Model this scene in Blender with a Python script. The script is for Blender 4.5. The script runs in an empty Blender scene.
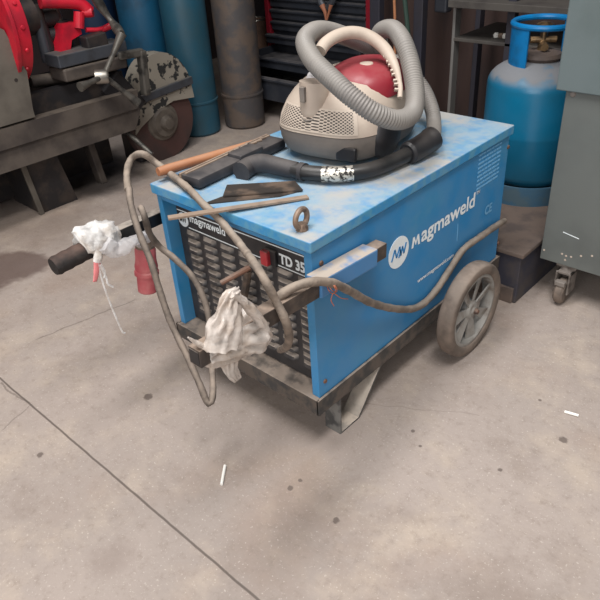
import bpy, bmesh, math, random
from mathutils import Vector, Matrix, noise
random.seed(7)
PI = math.pi
COL = bpy.context.scene.collection

# ------------------------------------------------------------------ camera
CAM = Vector((0.712, -0.757, 1.067)); FPX = 655.0
yaw, pitch, roll = [math.radians(a) for a in (-44.68, 32.9, -4.15)]
FW = Vector((math.sin(yaw)*math.cos(pitch), math.cos(yaw)*math.cos(pitch), -math.sin(pitch)))
_r = Vector((math.cos(yaw), -math.sin(yaw), 0)); _u = _r.cross(FW)
RT = math.cos(roll)*_r + math.sin(roll)*_u
UP = -math.sin(roll)*_r + math.cos(roll)*_u
def ray(px, py): return FW + RT*((px-300)/FPX) - UP*((py-300)/FPX)
def on(px, py, ax, val):
    d = ray(px, py); return CAM + d*((val-CAM[ax])/d[ax])
def hx(px, py, v): return on(px, py, 0, v)
def hy(px, py, v): return on(px, py, 1, v)
def hz(px, py, v): return on(px, py, 2, v)
def dp(px, py, D): return CAM + ray(px, py)*D          # point at distance D along the view axis

cd = bpy.data.cameras.new('camera'); cam = bpy.data.objects.new('camera', cd); COL.objects.link(cam)
cd.sensor_width = 36; cd.lens = 36*FPX/600; cd.clip_start = .02
cam.matrix_world = Matrix(((RT.x, UP.x, -FW.x, CAM.x), (RT.y, UP.y, -FW.y, CAM.y), (RT.z, UP.z, -FW.z, CAM.z), (0, 0, 0, 1)))
bpy.context.scene.camera = cam

# ------------------------------------------------------------------ materials
def lin(c):
    return tuple(((v/255)/12.92 if v/255 <= .04045 else ((v/255+.055)/1.055)**2.4) for v in c) + (1,)
class NT:
    def __init__(s, name):
        s.m = bpy.data.materials.new(name); s.m.use_nodes = True; s.t = s.m.node_tree
        s.b = s.t.nodes['Principled BSDF']
        s.tc = s.t.nodes.new('ShaderNodeTexCoord'); s.geo = s.t.nodes.new('ShaderNodeNewGeometry')
    def n(s, kind, **kw):
        nd = s.t.nodes.new('ShaderNode'+kind)
        for k, v in kw.items(): setattr(nd, k, v)
        return nd
    def l(s, a, b): s.t.links.new(a, b)
    def put(s, sock, v):
        if hasattr(v, 'is_output'): s.l(v, sock)
        else: sock.default_value = v
    def math(s, op, a, b=0.0, clamp=False):
        m = s.n('Math', operation=op, use_clamp=clamp); s.put(m.inputs[0], a); s.put(m.inputs[1], b); return m.outputs[0]
    def noise(s, scale, detail=4, vec=None, rough=.55, stretch=None):
        nd = s.n('TexNoise'); nd.inputs['Scale'].default_value = scale; nd.inputs['Detail'].default_value = detail
        nd.inputs['Roughness'].default_value = rough
        v = vec or s.tc.outputs['Object']
        if stretch:
            mp = s.n('Mapping'); s.l(v, mp.inputs[0]); mp.inputs['Scale'].default_value = stretch; v = mp.outputs[0]
        s.l(v, nd.inputs['Vector']); return nd.outputs['Fac']
    def ramp(s, f, lo, hi, a=0.0, b=1.0):
        r = s.n('MapRange', interpolation_type='SMOOTHSTEP'); s.put(r.inputs[0], f)
        for i, v in enumerate((lo, hi, a, b)): r.inputs[i+1].default_value = v
        return r.outputs[0]
    def mix(s, f, a, b):
        m = s.n('Mix', data_type='RGBA'); s.put(m.inputs[0], f); s.put(m.inputs[6], a); s.put(m.inputs[7], b); return m.outputs[2]
    def bump(s, h, strength=.2, dist=.01):
        b = s.n('Bump'); b.inputs['Strength'].default_value = strength; b.inputs['Distance'].default_value = dist
        s.put(b.inputs['Height'], h); s.l(b.outputs[0], s.b.inputs['Normal'])
def mat(name, col, rough=.5, metal=0., col2=None, scale=12, lo=.45, hi=.65, dust=None, up=0., dn=0., dscale=20,
        bump=0., bscale=60, stretch=None, alpha=1., trans=0., spec=.5):
    k = NT(name); c = lin(col)
    if col2: c = k.mix(k.ramp(k.noise(scale, 6, stretch=stretch), lo, hi), c, lin(col2))
    r = rough
    if dust:
        nz = k.n('SeparateXYZ'); k.l(k.geo.outputs['Normal'], nz.inputs[0])
        u = k.math('MULTIPLY', k.ramp(nz.outputs[2], .2, .95), up)
        f = k.math('MULTIPLY', k.math('ADD', u, dn), k.ramp(k.noise(dscale, 5), .3, .6, .35, 1.15), True)
        c = k.mix(f, c, lin(dust)); r = k.math('ADD', k.math('MULTIPLY', f, .9-rough), rough)
    k.put(k.b.inputs['Base Color'], c); k.put(k.b.inputs['Roughness'], r)
    k.b.inputs['Metallic'].default_value = metal; k.b.inputs['Alpha'].default_value = alpha
    k.b.inputs['Transmission Weight'].default_value = trans
    k.b.inputs['Specular IOR Level'].default_value = spec
    if bump: k.bump(k.noise(bscale, 4), bump, .004)
    return k.m

DUST = (158, 144, 132)
M = {}
M['blue'] = mat('blue_enamel', (10, 122, 182), .42, 0, (34, 128, 178), 6, .4, .7, dust=(132, 152, 158), up=.4, dn=.17, dscale=14, bump=.05)
M['black_panel'] = mat('black_panel', (26, 28, 34), .5, dust=(158, 146, 136), up=1.1, dn=.06, dscale=40)
M['black_flat'] = mat('black_flat', (22, 23, 28), .5, dust=DUST, up=.5, dn=.05)
M['white'] = mat('white_print', (232, 238, 240), .6, dust=(190, 200, 205), up=0, dn=.15, dscale=80)
M['faded'] = mat('faded_print', (110, 168, 208), .6)
M['logo_blue'] = mat('logo_blue', (58, 130, 185), .6)
M['tray'] = mat('tray_steel', (52, 54, 56), .55, .3, (84, 76, 70), 30, .4, .62, dust=(158, 144, 132), up=.85, dn=.08, dscale=30, bump=.15)
M['bar'] = mat('dusty_square_tube', (50, 44, 42), .6, .1, (72, 62, 56), 40, dust=(148, 130, 116), up=.8, dn=.12, bump=.15)
M['sleeve'] = mat('dusty_blue_sleeve', (56, 122, 176), .45, 0, dust=(172, 160, 148), up=.95, dn=.05, dscale=30)
M['grip'] = mat('black_foam_grip', (24, 24, 25), .8, 0, (50, 46, 43), 25, .5, .7, dust=(120, 92, 80), up=.35, dn=.05, bump=.5, bscale=90)
M['blacktube'] = mat('black_painted_tube', (18, 19, 22), .35, 0, dust=(165, 155, 145), up=1.1, dn=.0)
M['tire'] = mat('dusty_rubber', (78, 68, 61), .85, 0, (106, 92, 82), 18, .4, .6, dust=DUST, up=.3, dn=.15, bump=.3, bscale=70)
M['rim'] = mat('grey_plastic_rim', (140, 137, 132), .6, 0, (108, 98, 90), 30, .45, .75, bump=.1)
M['foot'] = mat('scuffed_steel_foot', (120, 120, 118), .5, .3, (66, 68, 70), 26, .42, .6, dust=(205, 192, 178), up=.9, dn=.05, bump=.1)
M['cable'] = mat('dusty_rubber_cable', (124, 110, 98), .85, 0, (92, 82, 74), 30, .4, .62, dust=(172, 158, 144), up=.4, dn=.1, bump=.5, bscale=120)
M['cable_dark'] = mat('dark_rubber_cable', (98, 88, 80), .85, 0, (70, 63, 58), 30, .4, .62, dust=(160, 145, 132), up=.55, dn=.1, bump=.4, bscale=120)
M['rust'] = mat('rusty_steel', (120, 86, 70), .75, .3, (78, 62, 56), 60, dust=DUST, up=.3, dn=.05, bump=.3, bscale=150)
M['ring'] = mat('rusted_eye_bolt', (140, 118, 102), .6, .5, (92, 74, 64), 60, dust=DUST, up=.3, dn=.05)
M['copper'] = mat('copper_wire', (196, 120, 92), .4, .7)
M['plug'] = mat('red_plug_plastic', (172, 66, 76), .6, 0, (176, 84, 88), 40, dust=(180, 130, 125), up=.3, dn=.25, bump=.1)
M['plastic'] = mat('crumpled_clear_film', (226, 216, 208), .25, 0, (176, 162, 150), 26, .42, .66, alpha=.74, bump=.9, bscale=60)
M['plastic2'] = mat('white_film', (236, 234, 232), .4, 0, (200, 188, 176), 20, .45, .7, alpha=.85, bump=.9, bscale=70)
for key_ in ('plastic', 'plastic2'):
    m_ = M[key_]; nt_ = m_.node_tree; nn = nt_.nodes.new('ShaderNodeTexNoise'); nn.inputs['Scale'].default_value = 26; nn.inputs['Detail'].default_value = 6
    t2 = nt_.nodes.new('ShaderNodeTexCoord'); mr = nt_.nodes.new('ShaderNodeMapRange'); nt_.links.new(t2.outputs['Object'], nn.inputs['Vector']); nt_.links.new(nn.outputs['Fac'], mr.inputs[0])
    for i_, v_ in enumerate((.38, .62, .42, .95)): mr.inputs[i_+1].default_value = v_
    nt_.links.new(mr.outputs[0], nt_.nodes['Principled BSDF'].inputs['Alpha'])
M['film_thin'] = mat('thin_film', (226, 224, 226), .3, 0, alpha=.4, bump=.6, bscale=50)
M['pink'] = mat('pink_film', (222, 130, 132), .5)
M['switch'] = mat('red_switch', (170, 30, 44), .35, dust=DUST, up=.3, dn=.1)
M['chrome'] = mat('bright_steel', (165, 160, 152), .4, .9)
M['vac_beige'] = mat('beige_vacuum_plastic', (186, 172, 158), .5, 0, (176, 160, 147), 10, dust=(176, 160, 146), up=.3, dn=.1, dscale=30)
M['vac_white'] = mat('pale_grey_plastic', (205, 202, 204), .45, dust=DUST, up=.2, dn=.05)
M['vac_grey'] = mat('grey_vacuum_plastic', (104, 98, 94), .55, 0, (118, 110, 104), 12, dust=DUST, up=.35, dn=.1)
M['vac_red'] = mat('red_vacuum_cover', (136, 32, 46), .32, 0, dust=(160, 96, 96), up=.22, dn=.05, dscale=30)
M['vac_black'] = mat('dark_plastic', (24, 26, 32), .4, dust=DUST, up=.07, dn=.03)
M['hose_black'] = mat('black_hose_tube', (24, 25, 28), .32, 0, (36, 36, 38), 30, dust=(110, 104, 98), up=.2, dn=.03)
M['nozzle'] = mat('dusty_dark_nozzle', (38, 38, 43), .6, 0, (50, 50, 54), 20, dust=(125, 116, 110), up=.22, dn=.05)
M['foil'] = mat('torn_silver_tape', (205, 200, 190), .3, .7, (50, 48, 48), 130, .44, .6)
M['wood'] = mat('wood_handle', (168, 112, 76), .6, 0, (146, 92, 62), 20, stretch=(1, .15, 1), dust=(170, 150, 132), up=.2, dn=.02)
M['strip'] = mat('brown_flat_bar', (138, 118, 102), .7, .1, (104, 88, 78), 30, dust=(165, 150, 136), up=.3, dn=.05, bump=.2)
M['plate'] = mat('dark_scrap_steel', (66, 60, 56), .45, .4, (112, 96, 84), 18, .45, .62, bump=.1)
M['lpg'] = mat('blue_gas_bottle_paint', (4, 108, 146), .28, 0, (14, 96, 126), 5, .35, .7, dust=(118, 120, 124), up=1.3, dn=.04, dscale=16)
M['lpg_collar'] = mat('collar_blue', (8, 112, 172), .35, 0, (18, 98, 148), 16)
M['lpg_base'] = mat('lpg_base_paint', (62, 98, 122), .6, 0, (78, 100, 112), 20)
M['brass'] = mat('dirty_brass', (150, 124, 92), .4, .8, (90, 76, 62), 40)
M['stand'] = mat('stand_top', (100, 86, 78), .85, 0, (80, 70, 66), 12, bump=.1)
M['stand_dark'] = mat('stand_side', (52, 52, 64), .7, 0, (72, 66, 66), 10)
M['cab'] = mat('grey_green_cabinet', (98, 110, 112), .45, .1, (90, 102, 103), 5, dust=(120, 122, 118), up=.5, dn=.1, dscale=9)
M['cab_low'] = mat('grey_cabinet_lower', (96, 101, 99), .5, .1, (84, 89, 88), 4, dust=(118, 116, 110), up=.3, dn=.15, dscale=6)
M['caster'] = mat('caster_grey', (128, 120, 114), .6, .2, (86, 78, 72), 30)
M['lathe'] = mat('oily_grey_machine', (84, 76, 70), .6, .1, (56, 50, 48), 7, .38, .62, dust=(112, 100, 88), up=.4, dn=.06, bump=.1)
M['lathe_dark'] = mat('oily_dark_iron', (44, 42, 44), .5, .3, (66, 58, 54), 12, bump=.15)
M['lathe_head'] = mat('headstock_grey', (98, 92, 84), .6, 0, (76, 70, 64), 6, .4, .7, bump=.05)
M['red_paint'] = mat('bright_red_paint', (196, 22, 46), .4, 0, (160, 24, 44), 12, dust=(120, 40, 44), up=0, dn=.1)
M['lever'] = mat('worn_lever_steel', (104, 100, 94), .45, .5, (62, 60, 58), 20)
M['slate'] = mat('dark_slate_steel', (72, 76, 84), .45, .4, (54, 56, 62), 10, dust=(130, 122, 112), up=.35, dn=.05)
M['guard'] = mat('chipped_guard_paint', (136, 129, 118), .7, 0, (38, 38, 38), 22, .54, .57, bump=.1)
M['disc'] = mat('red_brown_disc', (76, 52, 48), .7, .1, (60, 46, 44), 6)
M['hub'] = mat('hub_grey', (100, 92, 84), .6, .2, (80, 72, 66), 14)
M['gas_blue'] = mat('cylinder_blue', (8, 76, 108), .45, 0, (16, 62, 88), 8, dust=(70, 90, 100), up=.3, dn=.08)
M['gas_navy'] = mat('cylinder_navy', (14, 40, 70), .5)
M['gas_teal'] = mat('cylinder_teal', (22, 72, 92), .45, 0, (28, 66, 80), 5, dust=(70, 90, 96), up=.3, dn=.1)
M['gas_grey'] = mat('cylinder_grey', (66, 63, 64), .65, .1, (86, 74, 66), 13, .42, .62, bump=.2)
M['can'] = mat('brown_tube', (132, 102, 86), .6, 0, (96, 74, 64), 8)
M['chest'] = mat('black_tool_chest', (40, 44, 52), .4, .1, (52, 54, 60), 8, dust=(96, 92, 92), up=.6, dn=.05)
M['red_frame'] = mat('chest_red', (128, 20, 36), .5)
M['orange'] = mat('orange_grip', (156, 100, 74), .6)
M['rack'] = mat('rack_steel', (56, 56, 66), .5, .3, (56, 54, 60), 10)
M['rack_light'] = mat('rack_rod', (120, 118, 116), .5, .3)
M['shelf'] = mat('shelf_board', (74, 70, 66), .7, 0, (58, 54, 52), 10)
M['green'] = mat('dark_green_rod', (40, 62, 54), .6)
M['paper'] = mat('white_paper_stick', (238, 236, 230), .7)
M['dusty_wall'] = mat('dark_brown_sheet', (52, 42, 42), .75, 0, (38, 34, 38), 2.5, .35, .7, stretch=(3, 3, .4), bump=.1, bscale=8)

# lid: blue enamel under a worn, dusty, patchy film
k = NT('worn_dusty_lid')
n1 = k.noise(13, 8, rough=.66); n2 = k.noise(45, 5); nz = k.n('SeparateXYZ'); k.l(k.geo.outputs['Normal'], nz.inputs[0])
f = k.ramp(k.math('ADD', k.math('MULTIPLY', n1, .75), k.math('MULTIPLY', n2, .25)), .34, .60, .32, .9)
f = k.math('MULTIPLY', f, k.ramp(nz.outputs[2], .3, .9, .16, 1.0))
c = k.mix(k.ramp(k.noise(5, 3), .4, .6), lin((142, 162, 176)), lin((172, 166, 158)))
c = k.mix(f, k.mix(k.ramp(n2, .4, .6), lin((30, 132, 188)), lin((70, 144, 180))), c)
k.l(c, k.b.inputs['Base Color']); k.put(k.b.inputs['Roughness'], k.ramp(f, 0, 1, .42, .75)); k.bump(n2, .08, .003)
M['lid'] = k.m

# floor: power-trowelled dusty concrete, one long joint, thin cracks, an oil stain, darker patches, painted shade under the lathe, specks
k = NT('concrete'); P_ = k.geo.outputs['Position']
c = k.mix(k.ramp(k.noise(1.3, 5, P_), .35, .68), lin((164, 151, 143)), lin((149, 138, 131)))
c = k.mix(k.ramp(k.noise(5, 7, P_, .65), .45, .72, 0, .6), c, lin((186, 170, 154)))
c = k.mix(k.ramp(k.noise(3.2, 8, P_, .7), .48, .70, 0, .6), c, lin((130, 116, 107)))
c = k.mix(k.ramp(k.noise(2.1, 7, P_, .6), .5, .66, 0, .35), c, lin((148, 126, 112)))
c = k.mix(k.ramp(k.noise(38, 8, P_, .8), .48, .72, 0, .5), c, lin((122, 108, 98)))
c = k.mix(k.ramp(k.noise(160, 3, P_, .7), .60, .70, 0, .55), c, lin((205, 195, 185)))
c = k.mix(k.ramp(k.noise(120, 3, P_, .7), .68, .76, 0, .6), c, lin((92, 80, 74)))
sp = k.n('SeparateXYZ'); k.l(P_, sp.inputs[0])
wob = k.math('MULTIPLY', k.math('SUBTRACT', k.noise(14, 5, P_), .5), .012)
def line(a, b, c0, w, amt, lo=None, hi=None, wb=1.0):   # a*x + b*y = c0
    global c
    e = k.math('ADD', k.math('MULTIPLY', sp.outputs[0], a), k.math('MULTIPLY', sp.outputs[1], b))
    e = k.math('ABSOLUTE', k.math('SUBTRACT', k.math('ADD', e, k.math('MULTIPLY', wob, wb)), c0))
    m = k.ramp(e, w*.35, w, amt, 0)
    if lo is not None: m = k.math('MULTIPLY', m, k.math('MULTIPLY', k.math('GREATER_THAN', sp.outputs[0], lo), k.math('LESS_THAN', sp.outputs[0], hi)))
    c = k.mix(m, c, lin((84, 74, 68)))
line(0, 1, -.3473, .0035, .85, wb=.35)
def seg(p, q, w, amt):
    a, b = hz(*p, 0), hz(*q, 0); d = (b-a).normalized(); n = Vector((-d.y, d.x, 0))
    line(n.x, n.y, n.dot(a), w, amt, min(a.x, b.x), max(a.x, b.x), 2.5)
seg((35, 340), (135, 300), .004, .45); seg((0, 383), (28, 404), .004, .5); seg((30, 405), (3, 430), .003, .4)
seg((330, 400), (480, 415), .002, .25)
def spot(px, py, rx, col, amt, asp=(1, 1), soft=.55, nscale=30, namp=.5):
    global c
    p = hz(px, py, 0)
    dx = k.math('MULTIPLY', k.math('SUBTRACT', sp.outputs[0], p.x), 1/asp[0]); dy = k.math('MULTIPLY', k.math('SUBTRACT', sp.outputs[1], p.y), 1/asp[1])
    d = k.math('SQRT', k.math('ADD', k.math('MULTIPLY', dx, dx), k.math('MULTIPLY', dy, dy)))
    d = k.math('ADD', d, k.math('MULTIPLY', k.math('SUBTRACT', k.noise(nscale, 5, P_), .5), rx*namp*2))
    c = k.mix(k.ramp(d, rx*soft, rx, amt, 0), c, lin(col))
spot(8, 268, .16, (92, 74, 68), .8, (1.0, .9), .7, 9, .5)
spot(92, 178, .30, (48, 42, 40), .85, (1, 1), .45, 7, .35)  # shade under the lathe bed, painted dark into the floor colour
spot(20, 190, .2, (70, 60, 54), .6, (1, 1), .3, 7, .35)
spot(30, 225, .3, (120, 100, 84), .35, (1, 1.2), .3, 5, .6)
spot(110, 560, .06, (132, 118, 110), .5, (1, 1), .2, 20)
spot(300, 430, .2, (140, 126, 118), .3, (1, 1), .2, 9)
for q in ((563, 440, .012), (290, 488, .008), (336, 520, .009), (413, 431, .006), (148, 397, .014), (420, 446, .005), (40, 455, .01), (300, 480, .006), (540, 400, .005), (500, 470, .006)):
    spot(q[0], q[1], q[2], (92, 80, 74), .8, (1, 1), .6, 90, .7)
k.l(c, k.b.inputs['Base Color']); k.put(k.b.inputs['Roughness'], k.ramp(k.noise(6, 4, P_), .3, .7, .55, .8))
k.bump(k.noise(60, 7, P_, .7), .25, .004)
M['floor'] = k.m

# hose: ribs come from geometry
M['hose'] = mat('grey_ribbed_hose', (126, 122, 118), .45, 0, (112, 108, 106), 10, dust=(150, 142, 134), up=.25, dn=.05)

# grille: dark perforations laid out by UV
k = NT('perforated_grille'); uv = k.n('UVMap'); s2 = k.n('SeparateXYZ'); k.l(uv.outputs[0], s2.inputs[0])
a = k.math('SINE', k.math('MULTIPLY', s2.outputs[0], PI*17)); b = k.math('SINE', k.math('MULTIPLY', s2.outputs[1], PI*8.0))
a2 = k.math('COSINE', k.math('MULTIPLY', s2.outputs[0], PI*17)); b2 = k.math('COSINE', k.math('MULTIPLY', s2.outputs[1], PI*8.0))
h = k.math('MAXIMUM', k.math('ABSOLUTE', k.math('MULTIPLY', a, b)), k.math('ABSOLUTE', k.math('MULTIPLY', a2, b2)))
edge = k.math('MINIMUM', k.math('MINIMUM', s2.outputs[0], k.math('SUBTRACT', 1, s2.outputs[0])), k.math('MINIMUM', s2.outputs[1], k.math('SUBTRACT', 1, s2.outputs[1])))
hole = k.math('MULTIPLY', k.ramp(h, .62, .74), k.math('GREATER_THAN', edge, .06))
k.l(k.mix(hole, lin((190, 176, 162)), lin((62, 54, 50))), k.b.inputs['Base Color']); k.b.inputs['Roughness'].default_value = .6
M['grille'] = k.m

# ------------------------------------------------------------------ object helpers
def obj(name, bm, m, parent=None, smooth=False, origin=None, angle=35):
    me = bpy.data.meshes.new(name)
    o0 = parent_origin(parent) if parent else (origin or Vector((0, 0, 0)))
    bmesh.ops.translate(bm, verts=bm.verts, vec=-Vector(o0))
    bmesh.ops.recalc_face_normals(bm, faces=bm.faces)
    bm.to_mesh(me); bm.free()
    if smooth:
        for p in me.polygons: p.use_smooth = True
        try: me.set_sharp_from_angle(angle=math.radians(angle))
        except Exception: pass
    o = bpy.data.objects.new(name, me); COL.objects.link(o)
    for mm in (m if isinstance(m, (list, tuple)) else [m]): me.materials.append(mm)
    if parent: o.parent = parent; o['_o'] = list(o0)
    else: o.location = o0; o['_o'] = list(o0)
    return o
def parent_origin(p): return Vector(p['_o'])
def thing(name, label, cat, loc, group=None):
    o = bpy.data.objects.new(name, None); COL.objects.link(o); o.location = loc; o['_o'] = list(loc); o.empty_display_size = .05
    return tag(o, label, cat, group)
def tag(o, label=None, cat=None, group=None, kind=None):
    if label: o['label'] = label
    if cat: o['category'] = cat
    if group: o['group'] = group
    if kind: o['kind'] = kind
    return o
def single(name, bm, m, label, cat, loc, group=None, smooth=False, angle=35):
    return tag(obj(name, bm, m, None, smooth, Vector(loc), angle), label, cat, group)
def structure(name, bm, m, label=None):
    o = obj(name, bm, m); o['kind'] = 'structure'
    if label: o['label'] = label
    return o
def B(): return bmesh.new()
def box(bm, lo, hi, bev=0., mtx=None, seg=2):
    lo = Vector(lo); hi = Vector(hi); t = B()
    bmesh.ops.create_cube(t, size=1)
    for v in t.verts: v.co = Vector([lo[i]+(v.co[i]+.5)*(hi[i]-lo[i]) for i in range(3)])
    if bev: bmesh.ops.bevel(t, geom=t.edges[:], offset=bev, segments=seg, profile=.5, affect='EDGES')
    merge(bm, t, mtx); return bm
def merge(bm, t, mtx=None):
    if mtx is not None: bmesh.ops.transform(t, matrix=mtx, verts=t.verts)
    me = bpy.data.meshes.new('tmp'); t.to_mesh(me); t.free(); bm.from_mesh(me); bpy.data.meshes.remove(me)
def frame_box(bm, a, b, w, h, bev=0., upv=Vector((0, 0, 1)), off=(0, 0)):
    """bar of width w and height h running from a to b"""
    a = Vector(a); b = Vector(b); d = (b-a); L = d.length; y = d.normalized(); x = y.cross(upv).normalized(); z = x.cross(y)
    m = Matrix(((x.x, y.x, z.x, a.x), (x.y, y.y, z.y, a.y), (x.z, y.z, z.z, a.z), (0, 0, 0, 1)))
    return box(bm, (-w/2+off[0], 0, -h/2+off[1]), (w/2+off[0], L, h/2+off[1]), bev, m)
def spline(pts, n=8):
    pts = [Vector(p) for p in pts]; out = []
    P = [pts[0]*2-pts[1]] + pts + [pts[-1]*2-pts[-2]]
    for i in range(1, len(P)-2):
        for j in range(n):
            t = j/n; a, b, c_, d = P[i-1], P[i], P[i+1], P[i+2]
            out.append(.5*((2*b) + (c_-a)*t + (2*a-5*b+4*c_-d)*t*t + (3*b-a-3*c_+d)*t**3))
    out.append(pts[-1]); return out
def resample(path, step):
    L = [0]
    for i in range(1, len(path)): L.append(L[-1]+(path[i]-path[i-1]).length)
    n = max(2, int(L[-1]/step)); out = []; j = 0
    for i in range(n+1):
        s = L[-1]*i/n
        while j < len(L)-2 and L[j+1] < s: j += 1
        t = (s-L[j])/max(1e-9, L[j+1]-L[j]); out.append(path[j].lerp(path[j+1], t))
    return out
def tube(bm, path, r, sides=12, caps=True, rf=None, flat=1.0):
    path = [Vector(p) for p in path]; n = len(path); rings = []
    t0 = (path[1]-path[0]).normalized(); ref = Vector((0, 0, 1)) if abs(t0.z) < .9 else Vector((1, 0, 0))
    nx = t0.cross(ref).normalized()
    for i, p in enumerate(path):
        t = (path[min(i+1, n-1)]-path[max(i-1, 0)]).normalized()
        nx = (nx-t*nx.dot(t)).normalized(); ny = t.cross(nx)
        rr = rf(i/(n-1), i) if rf else r
        rings.append([bm.verts.new(p+nx*math.cos(2*PI*k_/sides)*rr+ny*math.sin(2*PI*k_/sides)*rr*flat) for k_ in range(sides)])
    for a, b in zip(rings, rings[1:]):
        for k_ in range(sides): bm.faces.new((a[k_], a[(k_+1) % sides], b[(k_+1) % sides], b[k_]))
    if caps: bm.faces.new(rings[0][::-1]); bm.faces.new(rings[-1])
    return bm
def rev(bm, prof, base=(0, 0, 0), axis=(0, 0, 1), n=32, close=False):
    """revolve (radius, height) profile around axis"""
    ax = Vector(axis).normalized(); q = ax.to_track_quat('Z', 'Y').to_matrix(); base = Vector(base); rings = []
    for r, h_ in prof:
        if r < 1e-6: rings.append([bm.verts.new(base+q@Vector((0, 0, h_)))])
        else: rings.append([bm.verts.new(base+q@Vector((r*math.cos(2*PI*i/n), r*math.sin(2*PI*i/n), h_))) for i in range(n)])
    prs = list(zip(rings, rings[1:])) + ([(rings[-1], rings[0])] if close else [])
    for a, b in prs:
        for i in range(n):
            A = [a[i % len(a)], a[(i+1) % len(a)]] if len(a) > 1 else [a[0]]
            Bq = [b[(i+1) % len(b)], b[i % len(b)]] if len(b) > 1 else [b[0]]
            if len(A)+len(Bq) > 2: bm.faces.new(A+Bq)
    return bm
def torus(bm, c_, axis, R_, r, n=32, m=10):
    return rev(bm, [(R_+r*math.cos(2*PI*i/m), r*math.sin(2*PI*i/m)) for i in range(m)], c_, axis, n, True)
def prism(bm, poly, ext):
    """closed polygon extruded by vector ext"""
    poly = [Vector(p) for p in poly]; ext = Vector(ext)
    a = [bm.verts.new(p) for p in poly]; b = [bm.verts.new(p+ext) for p in poly]
    bm.faces.new(a); bm.faces.new(b[::-1]); n = len(a)
    for i in range(n): bm.faces.new((a[i], a[(i+1) % n], b[(i+1) % n], b[i]))
    return bm
def text_bm(s, origin, xd, yd, width=None, height=.02, thick=.0006, bold=.0, center=False, weight=0):
    cu = bpy.data.curves.new('t', 'FONT'); cu.body = s; cu.size = 1; cu.extrude = 0; cu.offset = bold; cu.resolution_u = 3
    o = bpy.data.objects.new('t', cu); COL.objects.link(o)
    dg = bpy.context.evaluated_depsgraph_get(); me = bpy.data.meshes.new_from_object(o.evaluated_get(dg))
    bm = B(); bm.from_mesh(me); bpy.data.objects.remove(o); bpy.data.curves.remove(cu); bpy.data.meshes.remove(me)
    xs = [v.co.x for v in bm.verts]; x0, x1 = min(xs), max(xs)
    sy = height/.7; sx = (width/(x1-x0)) if width else sy
    xd = Vector(xd).normalized(); yd = Vector(yd).normalized(); zd = xd.cross(yd); origin = Vector(origin)
    if weight:                                          # heavier strokes: overlapping offset copies
        me2 = bpy.data.meshes.new('t'); bm.to_mesh(me2); k0 = len(bm.verts)
        for q, (ox, oy) in enumerate(((weight/sx, 0), (0, weight/sy), (weight/sx, weight/sy))):
            c0 = len(bm.verts); bm.from_mesh(me2); bm.verts.ensure_lookup_table()
            for v in bm.verts[c0:]: v.co.x += ox; v.co.y += oy; v.co.z = (q+1)*.00005
        bpy.data.meshes.remove(me2)
    for v in bm.verts:
        X = (v.co.x-x0-((x1-x0)/2 if center else 0))*sx; v.co = origin+xd*X+yd*(v.co.y*sy)+zd*(thick+v.co.z)
    return bm
def copy_tree(o, parent=None):
    c_ = o.copy(); COL.objects.link(c_); c_.parent = parent
    for ch in o.children: copy_tree(ch, c_)
    return c_

# ------------------------------------------------------------------ setting
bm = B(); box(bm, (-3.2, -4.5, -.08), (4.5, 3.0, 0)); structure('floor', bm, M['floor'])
bm = B()
for i in range(30):   # corrugated dark sheet wall behind everything
    x0 = -3.2+i*.26; box(bm, (x0, 2.62, 0), (x0+.25, 2.7, 3.0), .006)
box(bm, (-3.2, 2.66, 0), (4.5, 2.74, 3.0)); structure('wall_back', bm, M['dusty_wall'])
bm = B(); box(bm, (-3.2, -4.5, 0), (-3.1, 3.0, 3.0)); structure('wall_left', bm, M['dusty_wall'])

bm = B(); box(bm, (-3.2, 1.3, 2.3), (4.5, 3.0, 2.36)); box(bm, (-3.2, -4.5, 2.3), (-1.25, 1.3, 2.36)); structure('added_shade_ceiling', bm, M['dusty_wall'])  # unseen partial ceiling, added to keep light off the back and left

# ------------------------------------------------------------------ welding machine
W, L, Z0, Z1 = .46, .744, .147, .52
wm = thing('welding_machine', 'blue cabinet welding machine on a wheeled trolley with louvred black front', 'welding machine', (-.23, .37, 0))
REC = .034
bm = B()
t_ = .012
box(bm, (-W, .0005, Z0), (-W+t_, L, .492)); box(bm, (-t_, .0005, Z0), (0, L, .492))
box(bm, (-W+t_, L-t_, Z0), (-t_, L-.001, .492)); box(bm, (-W+.0008, 0, Z0), (-W+.016, REC+.01, .491), .0015); box(bm, (-.02, 0, Z0), (-.0008, REC+.01, .491), .002)
box(bm, (-W+.002, .0012, .482), (-.002, REC+.01, .4905), .001)
cabinet = obj('cabinet', bm, M['blue'], wm)
bm = B(); box(bm, (-W+.006, .006, .49), (-.006, L-.006, .500)); obj('lid_gap_dark', bm, M['black_flat'], wm)  # black box that draws the dark gap line between lid and cabinet
bm = B(); box(bm, (-W-.007, -.008, .4965), (.007, L+.007, Z1), .003, seg=3)
lid = obj('lid', bm, M['lid'], wm)
bm = B(); box(bm, (-.25, -.0095, .499), (-.246, -.0075, .515)); obj('lid_notch', bm, M['black_flat'], lid)
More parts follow.
